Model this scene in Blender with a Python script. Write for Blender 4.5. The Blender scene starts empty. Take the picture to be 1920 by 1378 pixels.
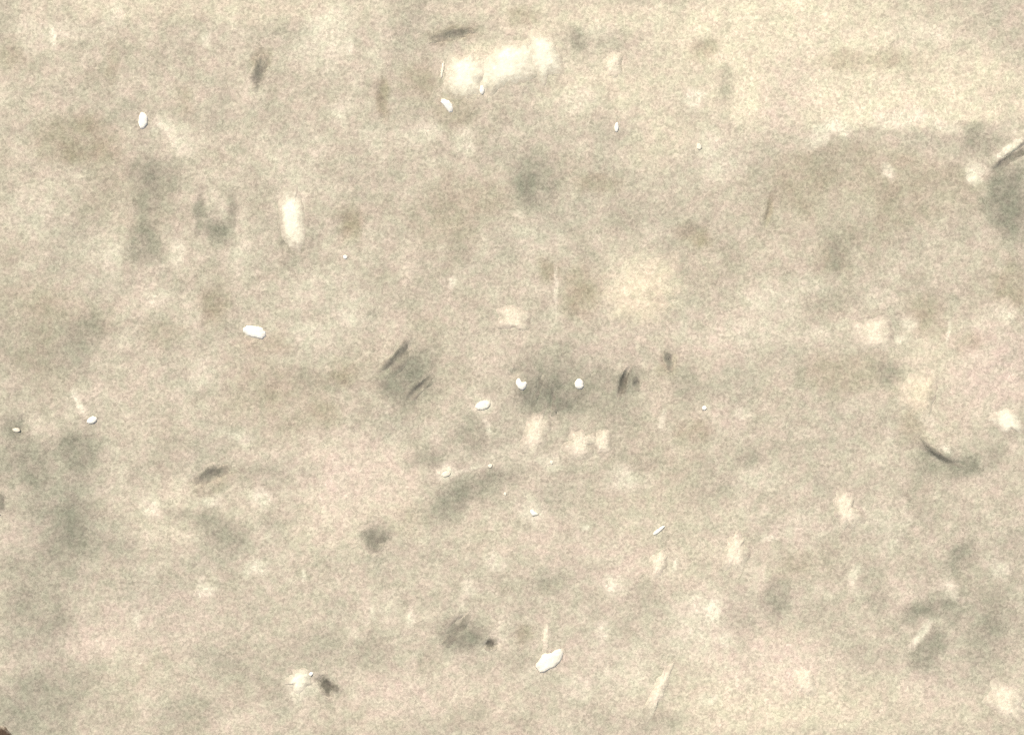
import bpy, math, random
import numpy as np

# ------------------------------------------------------------------ scene, camera, light
S = bpy.context.scene
U = 1e-4                      # one survey unit on the ground = 0.1 mm
CX, CY = 960.0, 689.0         # survey origin (units run right and down)
W_VIEW = 1920.0

cam_d = bpy.data.cameras.new("camera")
cam_d.lens = 50.0
cam_d.sensor_width = 36.0
cam_d.clip_start = 0.002
cam_d.clip_end = 50.0
cam = bpy.data.objects.new("camera", cam_d)
S.collection.objects.link(cam)
cam.location = (0.0, 0.0, W_VIEW * U * 50.0 / 36.0)
cam.rotation_euler = (0.0, 0.0, 0.0)
S.camera = cam

SUN_EL, SUN_AZ = math.radians(44.0), math.radians(118.0)   # from the top of the picture, a little left
world = bpy.data.worlds.new("World")
S.world = world
world.use_nodes = True
wn = world.node_tree.nodes
wl = world.node_tree.links
sky = wn.new("ShaderNodeTexSky")
sky.sky_type = 'NISHITA'
sky.sun_disc = False
sky.sun_elevation = SUN_EL
sky.sun_rotation = math.pi / 2 - SUN_AZ
sky.dust_density = 8.0
sky.ozone_density = 0.5
bg = wn["Background"]
bg.inputs["Strength"].default_value = 0.06
wl.new(sky.outputs[0], bg.inputs[0])

sun_d = bpy.data.lights.new("sun", 'SUN')
sun_d.energy = 1.5
sun_d.angle = math.radians(16.0)
sun_d.color = (1.0, 0.95, 0.86)
sun = bpy.data.objects.new("sun", sun_d)
S.collection.objects.link(sun)
dx, dy, dz = math.cos(SUN_EL) * math.cos(SUN_AZ), math.cos(SUN_EL) * math.sin(SUN_AZ), math.sin(SUN_EL)
from mathutils import Vector
sun.rotation_euler = Vector((dx, dy, dz)).to_track_quat('Z', 'Y').to_euler()
sun.location = (dx, dy, dz)

S.view_settings.view_transform = 'Standard'
S.view_settings.look = 'None'
S.view_settings.gamma = 1.0
S.view_settings.use_curve_mapping = False
S.view_settings.exposure = 1.02
S.cycles.filter_width = 1.3
S.cycles.use_denoising = False
S.cycles.max_bounces = 4

# ------------------------------------------------------------------ numeric helpers
def hash2(ix, iy, seed):
    ix = ix.astype(np.int64).astype(np.uint32)
    iy = iy.astype(np.int64).astype(np.uint32)
    h = ix * np.uint32(374761393) + iy * np.uint32(668265263) + np.uint32((seed * 2246822519) & 0xffffffff)
    h = (h ^ (h >> np.uint32(13))) * np.uint32(1274126177)
    h = (h ^ (h >> np.uint32(16))) * np.uint32(2246822519)
    h = h ^ (h >> np.uint32(15))
    return (h & np.uint32(0xffffff)).astype(np.float32) / np.float32(0xffffff)

def vnoise(x, y, wl_, seed):
    """smooth value noise in -1..1 over survey units"""
    fx, fy = np.asarray(x, np.float64) / wl_, np.asarray(y, np.float64) / wl_
    ix, iy = np.floor(fx), np.floor(fy)
    u, v = (fx - ix).astype(np.float32), (fy - iy).astype(np.float32)
    u = u * u * (3 - 2 * u); v = v * v * (3 - 2 * v)
    a, b = hash2(ix, iy, seed), hash2(ix + 1, iy, seed)
    c, d = hash2(ix, iy + 1, seed), hash2(ix + 1, iy + 1, seed)
    return ((a + (b - a) * u) * (1 - v) + (c + (d - c) * u) * v) * 2 - 1

def rho_field(x, y, px, py, rx, ry, ang, seed, rag=0.28):
    """distance in ellipse radii from a feature, with an uneven outline"""
    r = min(rx, ry)
    wx = x + vnoise(x, y, max(14.0, r * 1.1), seed) * rag * r + vnoise(x, y, 11.0, seed + 7) * min(4.0, 0.2 * r)
    wy = y + vnoise(x, y, max(14.0, r * 1.1), seed + 3) * rag * r + vnoise(x, y, 11.0, seed + 9) * min(4.0, 0.2 * r)
    a = math.radians(ang)
    ex, ey = wx - px, -(wy - py)          # ey up
    u = (ex * math.cos(a) + ey * math.sin(a)) / rx
    v = (-ex * math.sin(a) + ey * math.cos(a)) / ry
    return np.sqrt(u * u + v * v)

def sstep(a, b, t):
    t = np.clip((t - a) / (b - a), 0, 1)
    return t * t * (3 - 2 * t)

# hollows and swells worn in the ground: x, y, rx, ry, angle, depth (units, negative = hollow)
RELIEF = [
    (748, 670, 38, 9, 47, -7), (786, 728, 28, 6, 43, -6), (1170, 718, 26, 7, 70, -9), (1194, 718, 9, 10, 0, -6),
    (488, 133, 34, 10, 80, -5), (850, 66, 42, 8, 9, -5), (390, 892, 36, 12, 20, -5), (614, 1286, 22, 13, -50, -8),
    (705, 1010, 28, 24, 0, -5), (856, 1180, 34, 12, 50, -5), (920, 1208, 14, 10, 0, -8), (1255, 675, 12, 16, 0, -5),
    (718, 185, 10, 34, 0, -4), (650, 430, 20, 34, -15, -4), (1442, 400, 5, 28, -12, -4), (1302, 440, 22, 18, 0, -4),
    (1012, 722, 5, 24, -10, -3), (1036, 748, 5, 24, 0, -3), (965, 700, 16, 8, 30, -4), (42, 800, 8, 18, 0, -5),
    (405, 575, 18, 34, -20, -3), (1030, 1090, 26, 18, 30, -3), (1800, 1050, 18, 34, -25, -3), (345, 185, 10, 24, 0, -2),
    (1320, 92, 20, 22, 0, -3), (410, 430, 22, 32, 0, -3), (375, 400, 9, 40, 0, -3), (885, 800, 8, 34, 30, -3),
    (940, 130, 90, 60, 30, 5), (1030, 690, 90, 70, 0, 4), (1205, 560, 80, 60, 0, 4), (1840, 690, 90, 110, 0, 5),
]

def ground_smooth(x, y):
    h = 3.2 * vnoise(x, y, 310, 11) + 0.9 * vnoise(x, y, 120, 12) + 0.45 * vnoise(x, y, 46, 13)
    return h

def relief(x, y):
    h = np.zeros(np.shape(x), np.float32)
    for k, (px, py, rx, ry, a, d) in enumerate(RELIEF):
        R = 1.8 * max(rx, ry)
        if np.ndim(x) == 2 and x.shape[0] > 300:
            i0, i1 = np.searchsorted(GX, px - R), np.searchsorted(GX, px + R)
            j0, j1 = np.searchsorted(GY, py - R), np.searchsorted(GY, py + R)
            sl = (slice(j0, j1), slice(i0, i1))
        else:
            sl = Ellipsis
        r = rho_field(x[sl], y[sl], px, py, rx, ry, a, 300 + k)
        h[sl] += d * (.55 if d < 0 else 1.0) * (1 - sstep(0.1, 1.45, r))
    # the rounded swell on the right: it ends in a sharp step along its lower left rim
    r = np.hypot(x - 1792, (y - 770) * 0.92) + 1.5 * vnoise(x, y, 30, 73)
    ang = np.degrees(np.arctan2(y - 770, x - 1792))          # 90 = straight down
    w = np.exp(-((ang - 116) / 24.0) ** 2)
    h += w * (3.0 * (1 - sstep(80, 91, r)) * sstep(30, 80, r) - 3.4 * sstep(80, 91, r) * (1 - sstep(92, 130, r)))
    # a lifted flake on the right edge, its lower side drops away
    t = (x - 1862) * 0.70 - (306 - y) + 5 * vnoise(x, y, 34, 71) + 2 * vnoise(x, y, 11, 72)                         # line rising to the right: 0 on the rim
    along = sstep(1850, 1872, x) * (1 - sstep(1985, 2030, x))
    h += along * (1.8 * sstep(-26, -3, t) * (1 - sstep(-3, 10, t)) - 1.8 * sstep(0, 11, t) * (1 - sstep(12, 34, t)))
    return h

# ------------------------------------------------------------------ ground: stains by kind, with painted light and shade at two rims
# x, y, rx, ry, angle, strength, softness (0 = crisp rim, 1 = melts away)
PALE = [
    (610, 80, 55, 70, 0, .45, 1), (340, 262, 24, 34, 20, .45, .9), (305, 236, 26, 16, -20, .3, 1), (99, 72, 6, 22, 10, .5, .6),
    (388, 75, 9, 20, 0, .35, 1), (640, 215, 26, 34, 0, .3, 1), (780, 250, 46, 20, 10, .35, 1), (870, 268, 26, 24, 0, .35, 1),
    (690, 250, 40, 30, 0, .2, 1), (1300, 185, 20, 22, 0, .5, .9), (1665, 322, 11, 22, 30, .45, .8), (1828, 324, 22, 20, 20, .5, .8),
    (1085, 190, 60, 26, 10, .25, 1), (148, 755, 8, 30, 28, .5, .8), (376, 700, 22, 34, 0, .3, 1), (290, 560, 34, 22, 0, .3, 1),
    (214, 490, 22, 34, 0, .3, 1), (332, 472, 14, 32, 0, .35, .9), (848, 530, 6, 12, -15, .5, .8), (1042, 540, 4, 52, 0, .35, .8),
    (1243, 785, 6, 20, -15, .45, .8), (1030, 868, 26, 18, 0, .35, .9), (1705, 605, 17, 14, 0, .35, 1), (1778, 622, 4, 24, -8, .5, .6),
    (1540, 530, 60, 24, 0, .2, 1), (1880, 585, 22, 24, 0, .4, 1), (280, 950, 26, 30, 0, .35, 1), (488, 935, 24, 22, 0, .45, 1),
    (395, 940, 24, 12, 0, .4, .9), (480, 1065, 30, 15, 10, .45, .8), (385, 1105, 20, 13, 0, .4, .9), (255, 1160, 9, 20, 0, .4, .9),
    (1000, 962, 26, 24, 0, .4, .9), (930, 1052, 22, 22, 0, .3, 1), (1147, 1100, 22, 22, 0, .4, 1), (1165, 900, 44, 28, 0, .35, 1),
    (1335, 1148, 15, 32, -5, .5, .9), (1360, 1200, 13, 14, 0, .4, .9), (1780, 1105, 22, 17, -30, .35, .9), (1725, 1190, 10, 38, -38, .45, .8),
    (1875, 1065, 24, 22, 0, .4, 1), (770, 1160, 8, 20, 0, .4, .9), (560, 1290, 30, 26, 0, .35, 1), (1005, 1262, 40, 16, 20, .2, 1),
    (835, 888, 20, 13, 0, .45, .9), (905, 760, 24, 16, 10, .3, 1), (60, 75, 40, 34, 0, .2, 1), (1500, 980, 60, 30, 0, .15, 1),
    (1890, 1310, 34, 26, -40, .45, .9), (1890, 280, 36, 7, 36, .55, .6), (1774, 843, 14, 6, -30, .4, .8), (1740, 790, 14, 30, 20, .3, .9), (620, 560, 120, 60, 0, .18, 1), (660, 600, 24, 20, 0, .3, 1), (880, 880, 36, 4, 14, .3, .9),  # slanted flake line and small mark above the crescent paint their lit edges
    (1395, 775, 20, 14, 0, .35, .9), (205, 455, 60, 40, 0, .2, 1), (1340, 290, 60, 50, 0, .2, 1), (1575, 240, 18, 22, 45, .4, .9),
    (1690, 224, 62, 18, 4, .35, 1), (1545, 250, 42, 16, 42, .45, .8), (1770, 238, 30, 10, -8, .35, .9), (910, 142, 26, 30, 0, .32, 1), (995, 108, 20, 28, 0, .3, 1), (1120, 60, 40, 14, 0, .2, 1), (560, 300, 80, 70, 0, .15, 1), (1440, 620, 120, 50, 0, .18, 1),
]
CREAM = [
    (945, 128, 130, 62, 22, .5, 1), (1660, 205, 300, 34, 0, .6, .5), (1450, 170, 190, 90, 0, .5, .8), (1400, 60, 200, 60, 0, .4, 1),
    (1500, 90, 330, 120, 0, .75, 1), (1790, 170, 260, 70, 0, .6, 1), (1100, 30, 260, 40, 0, .5, 1), (1130, 170, 130, 60, 10, .55, 1),
    (1250, 250, 90, 70, 0, .4, 1), (420, 12, 420, 34, 0, .35, 1), (1200, 560, 110, 80, 10, .45, 1), (680, 900, 130, 90, -10, .45, 1),
    (620, 1000, 90, 80, 0, .4, 1), (1400, 1300, 240, 90, 0, .5, 1), (1440, 1230, 120, 70, 0, .3, 1), (350, 960, 150, 60, 0, .25, 1),
    (1780, 740, 120, 120, 0, .3, 1), (1250, 1020, 160, 130, 0, .25, 1), (800, 1320, 260, 70, 0, .15, 1), (1640, 1330, 220, 60, 0, .35, 1),
    (230, 1270, 120, 90, 0, .2, 1), (930, 1010, 120, 60, 0, .15, 1),
]
PINK = [
    (600, 880, 120, 60, 0, .4, 1), (1150, 1050, 100, 60, 0, .35, 1), (1380, 1180, 90, 60, 0, .35, 1), (180, 1180, 90, 50, 0, .4, 1), (1100, 1230, 90, 50, 0, .3, 1),
    (1850, 690, 85, 105, 0, .75, 1), (690, 885, 120, 60, 0, .45, 1), (625, 950, 55, 70, 0, .4, 1), (1460, 1250, 110, 60, 0, .6, 1),
    (1490, 990, 70, 30, 0, .4, 1), (1500, 150, 60, 90, 0, .4, 1), (1460, 220, 40, 30, 0, .4, 1), (1700, 215, 60, 16, 0, .4, 1),
    (40, 1010, 60, 50, 0, .45, 1), (110, 1220, 80, 60, 0, .45, 1), (1150, 650, 90, 60, 0, .35, 1), (1350, 640, 70, 60, 0, .3, 1),
    (1700, 1120, 60, 50, 0, .35, 1), (1740, 1290, 60, 70, 0, .35, 1), (1020, 1010, 70, 50, 0, .3, 1), (760, 1300, 110, 50, 0, .5, 1),
    (330, 1150, 120, 60, 0, .35, 1), (250, 520, 40, 50, 0, .35, 1), (290, 290, 40, 40, 0, .35, 1), (1350, 790, 60, 34, 0, .45, 1),
    (900, 870, 90, 50, 0, .3, 1), (480, 700, 90, 60, 0, .25, 1), (960, 660, 80, 40, 0, .25, 1), (1440, 1120, 60, 50, 0, .3, 1),
]
GREY = [   # grey-green silt, plus shade painted below the crescent rim
    (1000, 332, 50, 54, 0, .55, 1), (985, 348, 26, 26, 0, .45, 1), (407, 436, 34, 38, 0, .75, 1), (375, 400, 12, 46, 0, .6, .9),
    (435, 400, 11, 46, 0, .45, .9), (270, 350, 32, 75, 0, .55, 1), (268, 455, 36, 42, 0, .6, 1), (310, 330, 40, 40, 0, .3, 1),
    (1890, 365, 44, 78, 0, .85, .8), (1830, 268, 36, 34, 0, .5, 1), (1565, 490, 16, 46, 0, .5, 1), (1560, 555, 26, 26, 0, .35, 1),
    (766, 700, 50, 54, 35, .8, .9), (1030, 700, 110, 92, 0, .45, 1), (1035, 745, 64, 36, 0, .55, 1), (1180, 716, 22, 32, -20, .65, .9),
    (1285, 722, 34, 36, 0, .4, 1), (1665, 700, 30, 26, 0, .6, 1), (160, 840, 46, 44, 0, .65, 1), (30, 800, 28, 34, 0, .5, 1),
    (110, 950, 85, 110, 10, .5, 1), (130, 1020, 60, 80, 0, .4, 1), (60, 1120, 90, 90, 0, .5, 1), (80, 1320, 140, 80, 0, .5, 1),
    (30, 860, 70, 60, 0, .4, 1), (150, 640, 40, 70, -20, .5, 1), (420, 1000, 62, 44, -20, .5, 1), (350, 970, 40, 24, 0, .35, 1),
    (900, 908, 100, 30, 22, .42, 1), (860, 930, 50, 26, 30, .3, 1), (940, 895, 40, 20, 10, .25, 1), (840, 960, 50, 30, 40, .45, 1), (880, 820, 34, 46, 20, .45, 1), (800, 862, 36, 22, 0, .5, 1),
    (705, 1005, 36, 32, 0, .7, 1), (872, 1192, 48, 40, 0, .8, .9), (1745, 1140, 70, 34, 15, .65, 1), (1800, 1055, 34, 42, -30, .6, 1),
    (1745, 1225, 40, 44, -30, .7, .9), (1455, 1115, 36, 40, 0, .6, 1), (1390, 1160, 40, 60, 0, .2, 1), (1785, 876, 80, 24, -6, .7, .9), (1740, 850, 22, 24, 0, .4, 1),  # wide grey entry near the end paints the shade below the swell's rim
    (1850, 860, 44, 26, 20, .45, 1), (1410, 858, 26, 22, 0, .35, 1), (1880, 1130, 60, 120, 0, .25, 1), (1250, 1010, 14, 20, 0, .3, 1),
    (360, 1330, 60, 34, 0, .3, 1), (1640, 1100, 30, 50, 0, .3, 1), (60, 660, 70, 90, 0, .2, 1), (1910, 430, 40, 40, 0, .4, 1),
    (1230, 1120, 60, 40, 0, .25, 1), (590, 1220, 60, 50, 0, .2, 1), (1030, 1095, 30, 24, 0, .45, 1), (1250, 1350, 60, 26, 0, .3, 1),
    (620, 1296, 30, 26, 0, .4, 1), (1360, 165, 20, 44, 0, .4, 1), (1080, 70, 26, 22, -40, .5, .9), (780, 60, 80, 50, 0, .15, 1),
]
OLIVE = [  # browner, duller sand
    (145, 265, 74, 52, 0, .6, 1), (490, 112, 18, 26, 0, .55, 1), (850, 66, 56, 18, 8, .55, 1), (980, 32, 32, 22, 0, .5, 1),
    (718, 185, 14, 42, 0, .75, 1), (790, 150, 40, 44, 0, .4, 1), (655, 420, 30, 44, 0, .7, 1), (840, 430, 80, 60, 0, .3, 1),
    (1120, 340, 56, 22, 0, .5, 1), (900, 360, 100, 40, 0, .3, 1), (1320, 95, 32, 30, 0, .6, 1), (1620, 115, 120, 22, 0, .4, 1),
    (1442, 395, 8, 34, -10, .55, .9), (1302, 440, 32, 26, 0, .6, 1), (1095, 545, 40, 50, 0, .6, 1), (1030, 505, 26, 26, 0, .5, 1),
    (405, 575, 30, 48, -10, .55, 1), (310, 620, 40, 30, 0, .35, 1), (640, 700, 30, 34, 0, .55, 1), (615, 780, 40, 30, 0, .4, 1),
    (1560, 520, 36, 80, 0, .35, 1), (1735, 585, 50, 44, 0, .5, 1), (1590, 700, 100, 48, 0, .5, 1), (1815, 640, 24, 24, 0, .4, 1),
    (1900, 540, 34, 60, 0, .5, 1), (1300, 800, 34, 34, 0, .5, 1), (1255, 680, 22, 26, 0, .5, 1), (1715, 800, 40, 40, 0, .45, 1),
    (100, 590, 130, 60, 0, .35, 1), (80, 680, 60, 60, 0, .3, 1), (480, 720, 60, 80, 0, .3, 1), (500, 640, 60, 24, 0, .35, 1),
    (1650, 345, 190, 112, 0, .36, .25), (1480, 400, 200, 120, 0, .12, 1), (850, 200, 40, 40, 0, .4, 1), (760, 700, 120, 80, 0, .2, 1),
    (20, 110, 24, 40, 0, .3, 1), (210, 130, 14, 44, 0, .35, 1), (345, 190, 22, 30, 0, .35, 1), (985, 1190, 20, 28, 0, .45, 1),
    (1500, 1060, 60, 34, 0, .3, 1), (760, 980, 44, 34, 0, .3, 1), (240, 380, 80, 120, 0, .25, 1), (560, 750, 80, 100, 0, .25, 1),
    (800, 620, 40, 40, 0, .2, 1), (1290, 500, 60, 60, 0, .15, 1), (400, 905, 46, 24, 20, .4, 1), (1180, 830, 160, 200, 0, .12, 1),
]
rng = random.Random(5)
def wander(lst, n, smin, smax, st):
    """the same kinds of stain go on beyond the part that was measured"""
    for _ in range(n):
        while True:
            x, y = rng.uniform(-2600, 4500), rng.uniform(-2400, 3800)
            if x < -60 or x > 1980 or y < -60 or y > 1440:
                break
        r = rng.uniform(smin, smax)
        lst.append((x, y, r, r * rng.uniform(.35, 1), rng.uniform(0, 180), st * rng.uniform(.5, 1), 1))
PALE += [(915, 800, 5, 22, 20, .4, .8), (1265, 1060, 5, 16, -10, .4, .8), (1100, 990, 9, 6, 0, .45, .8), (570, 1080, 5, 14, 0, .4, .8), (700, 1150, 6, 16, 10, .35, .8), (1440, 1010, 14, 9, 0, .35, .9), (655, 90, 7, 24, 0, .4, .8), (215, 30, 20, 30, 0, .3, 1), (1600, 1080, 10, 22, -20, .35, .9), (1330, 1310, 24, 12, 20, .35, .9), (1130, 1180, 12, 26, 0, .3, .9), (880, 1100, 10, 20, 15, .3, .9), (450, 820, 24, 14, 0, .25, 1), (1690, 640, 12, 8, 0, .4, .8),
         (1290, 1180, 70, 60, 0, .22, 1), (1310, 1140, 24, 44, 10, .25, 1), (1420, 900, 50, 30, 0, .2, 1), (1660, 990, 40, 60, 0, .18, 1),
         (700, 110, 30, 40, 0, .2, 1), (455, 470, 40, 60, 0, .18, 1), (590, 640, 60, 40, 0, .2, 1), (720, 1150, 60, 40, 0, .15, 1),
         (1180, 1250, 70, 60, 0, .2, 1), (1080, 1290, 40, 30, 0, .18, 1), (1580, 390, 60, 40, 0, .15, 1), (50, 410, 60, 50, 0, .2, 1),
         (1000, 440, 70, 40, 0, .15, 1), (1430, 560, 60, 30, 0, .2, 1), (120, 60, 50, 20, 0, .2, 1), (1730, 60, 70, 30, 0, .2, 1)]
GREY += [(540, 880, 90, 30, 0, .25, 1), (1330, 900, 60, 50, 0, .2, 1), (460, 1250, 90, 50, 0, .2, 1), (700, 1230, 70, 40, 0, .2, 1),
         (1140, 730, 60, 50, 0, .25, 1), (1600, 430, 60, 40, 0, .2, 1), (1540, 1160, 50, 50, 0, .2, 1), (1840, 1180, 60, 70, 0, .3, 1),
         (1640, 1000, 60, 40, 0, .15, 1), (560, 500, 40, 60, 0, .15, 1), (170, 170, 50, 40, 0, .15, 1), (1200, 400, 80, 40, 0, .2, 1)]
wander(PALE, 150, 14, 45, .5); wander(CREAM, 60, 90, 260, .6); wander(PINK, 70, 50, 130, .5)
wander(GREY, 130, 24, 100, .7); wander(OLIVE, 130, 24, 120, .5)

# ------------------------------------------------------------------ ground mesh
STEP = 2.4
def axis(c, half, far):
    inner = np.arange(-half, half + STEP, STEP)
    out, d, p = [], STEP, inner[-1]
    while p < far:
        d *= 1.085
        p += d
        out.append(p)
    out = np.array(out)
    return np.concatenate([-out[::-1], inner, out]) + c
GX = axis(CX, 1060, 16000)
GY = axis(CY, 790, 16000)
X, Y = np.meshgrid(GX, GY)

GRAIN = 0.25
def grain(x, y):
    return GRAIN * (0.9 * vnoise(x, y, 5.2, 21) + 0.7 * vnoise(x, y, 9.0, 22) + 0.5 * vnoise(x, y, 19.0, 23))
near = np.exp(-np.maximum(0, np.maximum(abs(X - CX) - 2500, abs(Y - CY) - 2200)) / 1500.0)
Z = ground_smooth(X, Y) + relief(X, Y) + grain(X, Y) * near

def stain_mask(lst, seed):
    m = np.zeros(X.shape, np.float32)
    for k, (px, py, rx, ry, a, st, so) in enumerate(lst):
        R = 1.9 * max(rx, ry) + 12
        i0, i1 = np.searchsorted(GX, px - R), np.searchsorted(GX, px + R)
        j0, j1 = np.searchsorted(GY, py - R), np.searchsorted(GY, py + R)
        sl = (slice(j0, j1), slice(i0, i1))
        r = rho_field(X[sl], Y[sl], px, py, rx, ry, a, seed + k * 13, 0.34)
        lo, hi = 0.85 - 0.55 * so, 1.1 + 0.25 * so
        b = min(1.0, st * 1.15) * (1 - sstep(lo, hi, r))
        m[sl] = m[sl] + b * (1 - 0.6 * m[sl])
    return np.clip(m, 0, 1)

def mesh_from(name, verts, faces_flat, loop_total):
    me = bpy.data.meshes.new(name)
    me.vertices.add(len(verts))
    me.vertices.foreach_set("co", np.ascontiguousarray(verts, np.float32).ravel())
    n = len(loop_total)
    me.loops.add(len(faces_flat))
    me.loops.foreach_set("vertex_index", np.ascontiguousarray(faces_flat, np.int32))
    me.polygons.add(n)
    starts = np.concatenate([[0], np.cumsum(loop_total)[:-1]]).astype(np.int32)
    me.polygons.foreach_set("loop_start", starts)
    me.polygons.foreach_set("use_smooth", np.ones(n, bool))
    me.update(calc_edges=True)
    me.validate()
    return me

def world_xyz(x, y, z):
    return np.stack([(x - CX) * U, (CY - y) * U, z * U], -1)

ny, nx = X.shape
idx = np.arange(nx * ny).reshape(ny, nx)
quads = np.stack([idx[1:, :-1], idx[1:, 1:], idx[:-1, 1:], idx[:-1, :-1]], -1).reshape(-1, 4)
gme = mesh_from("ground", world_xyz(X, Y, Z).reshape(-1, 3), quads.ravel(), np.full(len(quads), 4))
for nm, lst, sd in (("pale", PALE, 1000), ("cream", CREAM, 3000), ("pink", PINK, 5000), ("grey", GREY, 7000), ("olive", OLIVE, 9000)):
    at = gme.attributes.new(nm, 'FLOAT', 'POINT')
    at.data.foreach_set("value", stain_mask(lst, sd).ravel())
ground = bpy.data.objects.new("ground", gme)
S.collection.objects.link(ground)
ground["kind"] = "structure"
ground["label"] = "pale beige sandy ground, mottled with grey-green and cream stains"

# ------------------------------------------------------------------ materials
class NT:
    def __init__(self, name):
        self.m = bpy.data.materials.new(name)
        self.m.use_nodes = True
        self.n, self.l = self.m.node_tree.nodes, self.m.node_tree.links
        self.b = self.n["Principled BSDF"]
        self.tc = self.n.new("ShaderNodeTexCoord").outputs["Object"]
    def noise(self, wl_, detail=2.0, rough=0.5, off=0.0, dist=0.0):
        """3D noise with a wavelength of wl_ survey units"""
        mp = self.n.new("ShaderNodeMapping")
        mp.inputs["Location"].default_value = (off, off * 0.7, off * 1.3)
        self.l.new(self.tc, mp.inputs[0])
        t = self.n.new("ShaderNodeTexNoise")
        t.inputs["Scale"].default_value = 1.0 / (wl_ * U)
        t.inputs["Detail"].default_value = detail
        t.inputs["Roughness"].default_value = rough
        t.inputs["Distortion"].default_value = dist
        self.l.new(mp.outputs[0], t.inputs["Vector"])
        return t.outputs["Fac"]
    def rng(self, v, a, b, c, d):
        r = self.n.new("ShaderNodeMapRange")
        for i, k in enumerate((a, b, c, d)):
            r.inputs[i + 1].default_value = k
        self.l.new(v, r.inputs[0])
        return r.outputs[0]
    def attr(self, nm):
        a = self.n.new("ShaderNodeAttribute"); a.attribute_name = nm
        return a.outputs["Fac"]
    def math(self, op, a, b):
        n = self.n.new("ShaderNodeMath"); n.operation = op
        for i, v in enumerate((a, b)):
            if isinstance(v, (int, float)): n.inputs[i].default_value = v
            else: self.l.new(v, n.inputs[i])
        return n.outputs[0]
    def mix(self, f, a, b, blend='MIX'):
        n = self.n.new("ShaderNodeMix"); n.data_type = 'RGBA'; n.blend_type = blend; n.clamp_result = False
        for s, v in ((n.inputs["Factor"], f), (n.inputs["A"], a), (n.inputs["B"], b)):
            pass
        fi = [i for i in n.inputs if i.name == "Factor" and i.type == 'VALUE'][0]
        ai = [i for i in n.inputs if i.name == "A" and i.type == 'RGBA'][0]
        bi = [i for i in n.inputs if i.name == "B" and i.type == 'RGBA'][0]
        for s, v in ((fi, f), (ai, a), (bi, b)):
            if isinstance(v, (int, float)): s.default_value = v
            elif isinstance(v, tuple): s.default_value = (*v, 1)
            else: self.l.new(v, s)
        return [o for o in n.outputs if o.type == 'RGBA'][0]
    def val(self, v):
        """grey colour from a value, for multiply mixes"""
        c = self.n.new("ShaderNodeCombineColor")
        for i in range(3): self.l.new(v, c.inputs[i])
        return c.outputs[0]
    def finish(self, col, rough=0.95, bump=None, strength=0.5, dist=1.0):
        self.l.new(col, self.b.inputs["Base Color"])
        self.b.inputs["Roughness"].default_value = rough
        self.b.inputs["Specular IOR Level"].default_value = 0.15
        if bump is not None:
            b = self.n.new("ShaderNodeBump")
            b.inputs["Strength"].default_value = strength
            b.inputs["Distance"].default_value = dist * U
            self.l.new(bump, b.inputs["Height"])
            self.l.new(b.outputs[0], self.b.inputs["Normal"])
        return self.m

SAND = (0.457, 0.424, 0.340)
def sand_grain(t, col, amount=1.0):
    """grain-to-grain colour differences: light and dark, pinkish and greenish grains"""
    g1 = t.rng(t.noise(5.6, 1.0, 0.5, 0.11, 0.9), .28, .72, 1 - .22 * amount, 1 + .22 * amount)
    g2 = t.rng(t.noise(12.0, 1.0, 0.5, 0.37, 0.8), .28, .72, 1 - .05 * amount, 1 + .05 * amount)
    g3 = t.rng(t.noise(48.0, 1.0, 0.5, 0.57), .30, .70, 1 - .04 * amount, 1 + .04 * amount)
    col = t.mix(1.0, col, t.val(t.math('MULTIPLY', t.math('MULTIPLY', g1, g2), g3)), 'MULTIPLY')
    ch = t.rng(t.noise(22.0, 1.0, 0.5, 0.77), .35, .65, 0, 1)
    tint = t.mix(ch, (0.972, 1.012, 0.985), (1.026, 0.990, 1.010))
    return t.mix(amount, col, tint, 'MULTIPLY')

def ground_colour(t):
    c = SAND
    brk = t.rng(t.noise(40.0, 2.0, 0.55, 0.21), .3, .7, .65, 1.3)
    def lay(c, nm, colr, k):
        return t.mix(t.math('MULTIPLY', t.math('MULTIPLY', t.attr(nm), brk), k), c, colr)
    # small blotches of paler and duller sand everywhere
    c = t.mix(t.rng(t.noise(78.0, 1.5, 0.5, 1.21, .4), .53, .66, 0, .40), c, (0.350, 0.322, 0.252))
    c = t.mix(t.rng(t.noise(62.0, 1.5, 0.5, 1.57, .4), .55, .68, 0, .42), c, (0.590, 0.548, 0.445))
    c = t.mix(t.rng(t.noise(34.0, 1.5, 0.5, 2.57, .4), .57, .70, 0, .40), c, (0.590, 0.545, 0.445))
    c = t.mix(t.rng(t.noise(38.0, 1.5, 0.5, 2.91, .4), .57, .70, 0, .36), c, (0.345, 0.325, 0.260))
    c = t.mix(t.rng(t.noise(105.0, 1.5, 0.5, 1.83, .4), .54, .66, 0, .35), c, (0.352, 0.345, 0.276))
    c = t.mix(t.rng(t.noise(90.0, 1.5, 0.5, 2.11, .4), .54, .68, 0, .45), c, (0.530, 0.465, 0.385))
    c = lay(c, "cream", (0.640, 0.595, 0.460), 1.0)
    c = lay(c, "pink", (0.580, 0.503, 0.425), 1.0)
    c = lay(c, "olive", (0.290, 0.262, 0.185), .9)
    c = lay(c, "grey", (0.252, 0.250, 0.196), 1.05)
    c = lay(c, "pale", (0.720, 0.690, 0.560), 1.15)
    return c

def mat_ground():
    t = NT("sand")
    c = sand_grain(t, ground_colour(t))
    bump = t.math('ADD', t.noise(4.6, 1.0, 0.5, 0.91, 0.5), t.math('MULTIPLY', t.noise(10.0, 1.0, 0.5, 0.93), 0.8))
    return t.finish(c, .95, bump, .15, 2.0)

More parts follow.
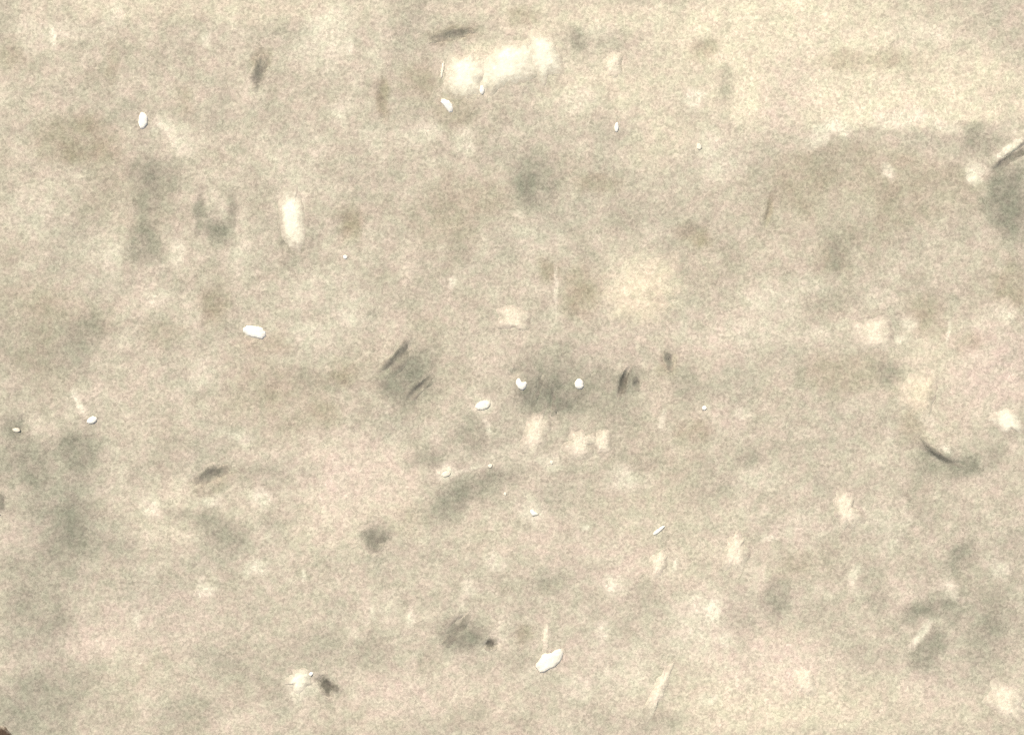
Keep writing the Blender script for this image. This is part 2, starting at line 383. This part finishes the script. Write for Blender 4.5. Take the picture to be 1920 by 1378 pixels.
def mat_stone(name, colr, dust, grain_amt=.5, rough=.7):
    """the stone's own colour, sand lying over it more and more towards its rim"""
    t = NT(name)
    c = t.mix(t.rng(t.noise(26.0, 2.0, .6, .4), .35, .65, 0, 1), tuple(v * .93 for v in colr), tuple(min(v * 1.05, .92) for v in colr))
    n = t.math('ADD', t.math('MULTIPLY', t.noise(7.0, 2.0, .6, .6), .9), t.math('MULTIPLY', t.noise(22.0, 2.0, .6, .8), .7))
    d = t.math('ADD', t.math('MULTIPLY', t.attr("rim"), dust), t.math('MULTIPLY', t.math('SUBTRACT', n, .8), 1.3 if dust else 0.0))
    d = t.rng(d, .15, .95, 0, 1)
    c = t.mix(d, c, ground_colour(t))
    c = sand_grain(t, c, grain_amt)
    return t.finish(c, rough, t.noise(4.6, 1.0, .5, .91, .5), .2, 2.0)

M_GROUND = mat_ground()
gme.materials.append(M_GROUND)
M_WHITE = mat_stone("white_chip", (0.86, 0.84, 0.76), 0.12, 0.35, 0.7)
M_SOFT = mat_stone("soft_white_chip", (0.83, 0.81, 0.70), 0.45, 0.4, 0.8)
M_DULL = mat_stone("cream_chip", (0.74, 0.70, 0.58), 0.7, 0.4, 0.7)
M_CHALK = mat_stone("chalk_white", (0.80, 0.78, 0.63), 1.0, 0.45, 0.85)
M_PALE = mat_stone("pale_stone", (0.66, 0.61, 0.49), 1.0, 0.8, 0.9)
M_CREAM = mat_stone("cream_stone", (0.600, 0.545, 0.42), 1.0, 0.9, 0.9)
M_DARK = mat_stone("grit_and_shade", (0.225, 0.214, 0.172), 0.88, 0.8, 0.9)
M_DARKER = mat_stone("darkest_grit", (0.150, 0.140, 0.112), 1.0, 0.8, 0.9)
M_BROWN = mat_stone("brown_stone", (0.075, 0.052, 0.036), 0.5, 1.0, 0.8)
M_GREY = mat_stone("grey_stone", (0.3, 0.295, 0.245), 1.0, 0.8, 0.9)

# ------------------------------------------------------------------ builders
def total_ground(x, y):
    x, y = np.atleast_1d(np.asarray(x, np.float64)), np.atleast_1d(np.asarray(y, np.float64))
    return ground_smooth(x, y) + relief(x, y)

STAINS = (("pale", PALE, 1000), ("cream", CREAM, 3000), ("pink", PINK, 5000), ("grey", GREY, 7000), ("olive", OLIVE, 9000))
def stain_attrs(me, x, y):
    """the sand that lies on a stone is the sand around it"""
    for nm, lst, seed in STAINS:
        m = np.zeros(len(x), np.float32)
        for k, (px, py, rx, ry, a, st, so) in enumerate(lst):
            R = 1.9 * max(rx, ry) + 12
            if abs(x - px).min() > R or abs(y - py).min() > R:
                continue
            r = rho_field(x, y, px, py, rx, ry, a, seed + k * 13, 0.34)
            b = min(1.0, st * 1.15) * (1 - sstep(0.85 - 0.55 * so, 1.1 + 0.25 * so, r))
            m = m + b * (1 - 0.6 * m)
        at = me.attributes.new(nm, 'FLOAT', 'POINT')
        at.data.foreach_set("value", np.clip(m, 0, 1).astype(np.float32))

def put(name, me, mat, label, cat, group):
    me.materials.append(mat)
    o = bpy.data.objects.new(name, me)
    S.collection.objects.link(o)
    o["label"], o["category"], o["group"] = label, cat, group
    return o

def origin_to(me, px, py, pz):
    n = len(me.vertices)
    co = np.empty(n * 3, np.float32)
    me.vertices.foreach_get("co", co)
    off = np.array([(px - CX) * U, (CY - py) * U, pz * U], np.float32)
    me.vertices.foreach_set("co", (co.reshape(-1, 3) - off).ravel())
    me.update()
    return off

def disc_faces(rings, seg):
    """vertex 0 = top centre, then rings outward and under, last = bottom centre"""
    f, lt = [], []
    for s in range(seg):
        f += [0, 1 + s, 1 + (s + 1) % seg]; lt.append(3)
    for r in range(rings - 1):
        a, b = 1 + r * seg, 1 + (r + 1) * seg
        for s in range(seg):
            s2 = (s + 1) % seg
            f += [a + s, b + s, b + s2, a + s2]; lt.append(4)
    a, last = 1 + (rings - 1) * seg, 1 + rings * seg
    for s in range(seg):
        f += [a + s, last, a + (s + 1) % seg]; lt.append(3)
    return f, lt

def buried(name, px, py, rx, ry, ang, mat, label, cat, group, h=2.6, seed=1, bend=0.0, rag=.34, depth=14.0, sharp=2.0, sq=.9):
    """a flat stone nearly flush with the sand: only its low crown stands out, the ragged rim is under grains"""
    h = min(h, .13 * min(rx, ry))
    seg = int(max(24, min(96, 2 * (rx + ry) / 2.2)))
    rr = [.12, .25, .4, .53, .65, .75, .83, .9, .96, 1.02, 1.08, 1.15, 1.25]
    a = math.radians(ang)
    th = np.arange(seg) * 2 * math.pi / seg
    wob = 1 + rag * vnoise(np.cos(th) * 60 + seed * 97, np.sin(th) * 60, 42, seed) + rag * .55 * vnoise(np.cos(th) * 60 + seed * 57, np.sin(th) * 60, 17, seed + 5)
    xs, ys, zs, rim = [px], [py], [h], [0.0]
    for r in rr:
        cs, sn = np.sign(np.cos(th)) * abs(np.cos(th)) ** sq, np.sign(np.sin(th)) * abs(np.sin(th)) ** sq
        u, v = rx * r * wob * cs, ry * r * wob * sn
        v = v + bend * (u / rx) ** 2 * rx
        xs += list(px + u * math.cos(a) - v * math.sin(a))
        ys += list(py - (u * math.sin(a) + v * math.cos(a)))
        z = h * (1 - r ** sharp)
        zs += [z] * seg; rim += [min(1.0, max(0, (r - .3) / .68))] * seg
    for r, z in ((.9, -.7 * depth), (.5, -depth)):
        xs += list(px + rx * r * np.cos(th) * math.cos(a) - (ry * r * np.sin(th) + bend * (r * np.cos(th)) ** 2 * rx) * math.sin(a))
        ys += list(py - (rx * r * np.cos(th) * math.sin(a) + (ry * r * np.sin(th) + bend * (r * np.cos(th)) ** 2 * rx) * math.cos(a)))
        zs += [z] * seg; rim += [1.0] * seg
    xs.append(px); ys.append(py); zs.append(-depth); rim.append(1.0)
    xs, ys, zs = np.array(xs), np.array(ys), np.array(zs)
    xs[1:] += 1.2 * vnoise(xs[1:], ys[1:], 6.0, seed + 2)
    ys[1:] += 1.2 * vnoise(xs[1:], ys[1:], 6.0, seed + 4)
    z = zs + total_ground(xs, ys) + .5 * vnoise(xs, ys, 12.0, seed + 8)
    f, lt = disc_faces(len(rr) + 2, seg)
    me = mesh_from(name, world_xyz(xs, ys, z), f, lt)
    at = me.attributes.new("rim", 'FLOAT', 'POINT')
    at.data.foreach_set("value", np.array(rim, np.float32))
    stain_attrs(me, xs, ys)
    off = origin_to(me, px, py, float(total_ground(px, py)[0]))
    o = put(name, me, mat, label, cat, group)
    o.location = off
    return o

def chip(name, pts, mat, label, cat, group, thick=6.0, seed=1, tilt=(0.0, 0.0), sub=3):
    """a loose angular chip: an uneven outline, bevelled rim, slightly domed top, set a little into the sand"""
    P = np.array(pts, float)
    n = len(P)
    # finer outline with rounded corners
    Q = []
    for i in range(n):
        a, b, c = P[i - 1], P[i], P[(i + 1) % n]
        Q += [b + (a - b) * .28, b * .62 + (a + c) * .19, b + (c - b) * .28, b + (c - b) * .5]
    Q = np.array(Q)
    k = len(Q)
    c0 = Q.mean(0)
    Q = Q + np.stack([vnoise(Q[:, 0], Q[:, 1], 5, seed), vnoise(Q[:, 0], Q[:, 1], 5, seed + 1)], -1) * .6
    g = float(total_ground(*c0)[0])
    thick = thick * .38
    rows = [(.40, 1.05), (.66, .95), (.84, .72), (.97, .35), (1.05, -.15), (.95, -.6), (.55, -.9)]
    xs, ys, zs = [c0[0]], [c0[1]], [thick * 1.05]
    for s, zf in rows:
        R = c0 + (Q - c0) * s
        xs += list(R[:, 0]); ys += list(R[:, 1])
        zs += list(zf * thick + .35 * vnoise(R[:, 0], R[:, 1], 7.0, seed + 3) * (zf > 0))
    xs.append(c0[0]); ys.append(c0[1]); zs.append(-1.0 * thick)
    xs, ys, zs = np.array(xs), np.array(ys), np.array(zs)
    zs = zs + (xs - c0[0]) * tilt[0] + (c0[1] - ys) * tilt[1] + g
    f, lt = disc_faces(len(rows), k)
    # orientation: outline runs clockwise or not, make the top face up
    area = np.sum(Q[:, 0] * np.roll(-Q[:, 1], -1) - np.roll(Q[:, 0], -1) * (-Q[:, 1]))
    if area < 0:
        xs[1:-1] = xs[1:-1].reshape(-1, k)[:, ::-1].ravel(); ys[1:-1] = ys[1:-1].reshape(-1, k)[:, ::-1].ravel(); zs[1:-1] = zs[1:-1].reshape(-1, k)[:, ::-1].ravel()
    me = mesh_from(name, world_xyz(xs, ys, zs), f, lt)
    at = me.attributes.new("rim", 'FLOAT', 'POINT')
    rim = np.zeros(len(xs), np.float32); rim[1 + 2 * k:] = .5; rim[1 + 3 * k:] = 1
    at.data.foreach_set("value", rim)
    stain_attrs(me, xs, ys)
    off = origin_to(me, c0[0], c0[1], g)
    o = put(name, me, mat, label, cat, group)
    o.location = off
    return o

def oval(px, py, rx, ry, ang=0, n=8, seed=0):
    r = random.Random(seed)
    a = math.radians(ang)
    out = []
    for i in range(n):
        t = 2 * math.pi * (i + r.uniform(-.22, .22)) / n
        k = r.uniform(.9, 1.1)
        u, v = rx * k * math.cos(t), ry * k * math.sin(t)
        out.append((px + u * math.cos(a) - v * math.sin(a), py - (u * math.sin(a) + v * math.cos(a))))
    return out

# ------------------------------------------------------------------ white chips
GC = "white chips scattered on the sand"
def wchip(pts, label, mat=None, thick=6.0, seed=1, tilt=(0, 0)):
    return chip("white_chip", pts, mat or M_WHITE, label, "stone chip", GC, thick, seed, tilt)

wchip(oval(268.5, 227, 9.5, 17, -4, 8, 3), "upright oval white chip above a grey-brown smudge, upper left of the picture", seed=2, thick=8)
wchip([(457, 611), (478, 611), (498, 617), (497, 636), (480, 634), (455, 626)], "four-sided white chip lying crosswise, shaped like a small brick", seed=3, thick=7)
wchip([(823, 187), (838, 186), (852, 199), (847, 217), (835, 203)], "triangular white chip pointing down, just below left of the large white stone", seed=4, thick=8, tilt=(-.04, .06))
wchip([(830, 116), (834, 117), (832, 135), (828, 149), (825, 146), (827, 130)], "thin upright white sliver beside the left end of the large white stones", mat=M_DULL, seed=5, thick=3)
wchip(oval(903.5, 170, 5.5, 9, 0, 7, 5), "small white bead-like chip touching the underside of the large white stone", seed=6, thick=5)
wchip(oval(1156.5, 239, 4.5, 10, -3, 7, 6), "small upright white chip alone to the lower right of the large white stones", seed=7, thick=5)
wchip(oval(1311, 275, 6, 7, 0, 7, 7), "faint cream speck on smooth sand in the upper right", mat=M_DULL, seed=8, thick=3)
wchip(oval(172, 788, 10.5, 7.5, 14, 7, 8), "bright white chip at the lower end of a pale streak near the left edge", seed=9, thick=7)
wchip(oval(31, 806, 8.5, 5, -15, 7, 9), "dull cream chip beside a dark hollow at the left edge", mat=M_DULL, seed=10, thick=5)
wchip(oval(647.5, 482, 4.5, 4.5, 0, 6, 10), "tiny round white chip alone below an olive-brown hollow left of centre", seed=11, thick=4)
wchip([(968, 711), (974, 709), (976, 714), (981, 717), (987, 715), (988, 723), (983, 731), (974, 730), (967, 722)], "round white chip with a notch, left one of two bright dots on the grey patch", seed=12, thick=7)
wchip(oval(1086, 720, 9, 10.5, 10, 8, 12), "round white chip, right one of two bright dots on the grey patch", seed=13, thick=7)
wchip(oval(905, 760, 16, 9, 14, 9, 13), "rounded oblong white chip just below left of the two bright dots", mat=M_SOFT, seed=14, thick=6)
wchip(oval(836, 889, 10, 6, 12, 7, 14), "soft-edged white chip at the upper left end of the grey-green band", mat=M_DULL, seed=15, thick=4)
wchip(oval(919, 873, 6, 5, 0, 6, 15), "small cream chip on the upper rim of the grey-green band", mat=M_DULL, seed=16, thick=3)
wchip(oval(1034, 867, 4.5, 4.5, 0, 6, 16), "tiny cream chip below the cluster of pale stones in the middle", mat=M_DULL, seed=17, thick=3)
wchip(oval(947, 926, 3.5, 5, -10, 6, 17), "tiny white speck below the right end of the grey-green band", mat=M_DULL, seed=18, thick=3)
wchip([(993, 957), (999, 954), (1004, 961), (1012, 963), (1003, 968), (996, 966)], "small angular white chip with a pale halo, below the grey-green band", mat=M_SOFT, seed=19, thick=5)
wchip([(1224, 1001), (1228, 996), (1240, 987), (1248, 985), (1246, 990), (1234, 1000), (1227, 1004)], "narrow slanted white chip right of centre, above a pale oval stone", seed=20, thick=5)
wchip(oval(1321, 765, 5, 4.5, 20, 6, 20), "tiny bright white chip right of the dark slashes, by a grey-olive hollow", seed=21, thick=4)
wchip([(1055, 1216), (1057, 1229), (1046, 1247), (1031, 1254), (1013, 1263), (1010, 1256), (1002, 1248), (1013, 1236), (1018, 1224), (1031, 1226), (1044, 1217)], "largest sharp white shard, irregular, near the bottom centre", mat=M_SOFT, seed=22, thick=8)
wchip(oval(583, 1263, 5, 5, 0, 6, 22), "tiny bluish-white chip at the top right of a chalky stone, bottom left", seed=23, thick=5)

# ------------------------------------------------------------------ pale stones, flush with the sand
GP = "pale stones sunk in the sand"
def pstone(x, y, rx, ry, a, label, mat=None, seed=1, **k):
    return buried("pale_stone", x, y, rx * 1.2, ry * 1.2, a, mat or M_PALE, label, "pale stone", GP, seed=seed, **k)

pstone(951, 125, 66, 38, 38, "largest white stone, a slanted oval near the top centre", M_CHALK, 31, h=2.6)
pstone(872, 142, 30, 40, -8, "white stone at the left end of the row of three near the top", M_CHALK, 32, h=3.2)
pstone(1022, 104, 25, 37, 20, "white stone at the right end of the row of three near the top", M_CHALK, 33, h=3.4)
pstone(1150, 122, 16, 19, 0, "small faint pale stone right of the row of three white stones", M_PALE, 34, h=3.2, rag=.2)
pstone(547, 408, 18, 50, 4, "upright oblong whitish stone in the upper left, standing alone", M_CHALK, 35, h=2.8, rag=.16, sq=.55)
pstone(963, 599, 27, 17, -5, "pale stone just above the grey patch at the centre", M_PALE, 36, h=2.6)
pstone(1203, 557, 82, 60, 20, "broad round cream stone right of centre, the widest of all", M_CREAM, 37, h=2.0, rag=.42)
pstone(1727, 742, 27, 40, 0, "upright cream oval stone at right, above the dark crescent", M_CREAM, 38, h=3.4)
pstone(1888, 789, 26, 17, -32, "knobbly whitish stone close to the right edge", M_CHALK, 39, h=2.6)
pstone(1640, 626, 38, 26, 0, "faint pale stone between the olive stains at right", M_PALE, 40, h=1.6)
pstone(1003, 812, 16, 34, -18, "upright pale stone, leftmost of three below the two bright dots", M_PALE, 41, h=2.6)
pstone(1088, 832, 27, 22, 20, "round pale stone, middle one of three below the two bright dots", M_PALE, 42, h=2.2)
pstone(1130, 829, 13, 19, 0, "small pale stone, rightmost of three below the two bright dots", M_PALE, 43, h=2.2)
pstone(1587, 956, 19, 31, 24, "leaning pale oval stone in the lower right, alone on beige sand", M_PALE, 44, h=3.0)
pstone(1378, 1035, 19, 35, -14, "pale oblong stone leaning right, left of the other leaning oval", M_PALE, 45, h=3.0)
pstone(1236, 1056, 14, 21, -6, "small pale oval stone under the narrow slanted chip", M_PALE, 46, h=2.8)
pstone(1024, 1192, 7, 22, -4, "short pale finger of stone above the largest sharp shard", M_PALE, 47, h=3.2)
pstone(1237, 1292, 11, 44, -24, "long slanted pale streak of stone near the bottom, right of the shard", M_PALE, 48, h=3.0)
pstone(561, 1275, 20, 17, 0, "chalky round stone left of a dark hollow at the bottom", M_CHALK, 49, h=2.4)
pstone(1508, 1276, 19, 20, 0, "small round pale stone on pinkish sand at the bottom right", M_PALE, 50, h=2.6)
pstone(1884, 1318, 36, 24, -36, "pale slanted stone in the bottom right corner", M_PALE, 51, h=2.2)

# ------------------------------------------------------------------ dark grit, and shade painted as grit in grooves and under rims
GD = "dark grit pressed into the sand"
def grit(x, y, rx, ry, a, label, mat=None, seed=1, **k):
    k["h"] = min(1.4, k.get("h", 1.4))
    return buried("grit_and_shade", x, y, rx * 1.22, ry * 1.55, a, mat or M_DARK, label, "dark grit", GD, seed=seed, **k)

grit(748, 671, 37, 11.5, 48, "long dark slash, upper one of the slanted pair left of centre", None, 61, h=2.0)  # dark grit in a groove, its colour deepening the groove's weak shade
grit(785, 727, 28, 8, 42, "short dark slash, lower one of the slanted pair left of centre", None, 62)  # second groove, likewise darkened by colour beyond its own shading
grit(1170, 718, 26, 7, 72, "darkest upright slash right of the two bright dots", M_DARKER, 63)
grit(1194, 718, 7, 10, 20, "small dark speck just right of the darkest upright slash", None, 64)
grit(487, 136, 30, 9, 78, "upright dark smear in the upper left, lower end narrower", None, 65, h=1.3)
grit(850, 66, 42, 8, 10, "dark streak lying flat above the row of three white stones", None, 66, h=1.4)
grit(392, 890, 34, 11, 24, "dark slanted smear in the lower left, above pale sand", None, 67, h=1.5)
grit(614, 1287, 19, 11, -50, "dark slanted lump right of the chalky stone at the bottom", M_DARKER, 68, h=1.8)
grit(704, 1018, 18, 16, 0, "round dark spot at lower left of centre, below pinkish sand", None, 69, h=1.2)
grit(854, 1182, 34, 9, 52, "dark slanted band on the upper left of a grey patch, bottom centre", None, 70, h=1.5)
grit(920, 1208, 12, 8, 5, "small very dark lump between grey patch and largest sharp shard", M_DARKER, 71)
grit(1254, 674, 9, 14, 10, "small dark oval at right of the darkest upright slash", None, 72, h=1.5)
grit(1758, 852, 50, 4.2, -36, "thin dark crescent of painted shade under the round swell at right", None, 73, bend=.17, h=1.0, rag=.15)  # dark arc put in for the shade below the swell's rim
grit(1900, 294, 32, 6, 30, "dark slanted strip of painted shade under a lifted rim at the right edge", None, 74, h=1.0)  # dark strip standing for the shadow under the flake's overhang
grit(1012, 722, 5, 18, -8, "short upright grey streak between the two bright dots, nearer the left dot", None, 76, h=.9)
grit(1037, 748, 5, 18, 4, "short upright grey streak between the two bright dots, the lower one", None, 77, h=.9)
grit(4, 940, 6, 14, 0, "small dark fleck cut by the left edge", None, 75, h=1.8)

chip("brown_stone", [(-34, 1372), (-20, 1360), (2, 1358), (16, 1366), (24, 1380), (26, 1398), (12, 1416), (-14, 1420), (-32, 1404)],
     M_BROWN, "dark brown stone cut off by the bottom left corner", "brown stone", "brown stones", 12.0, 81)
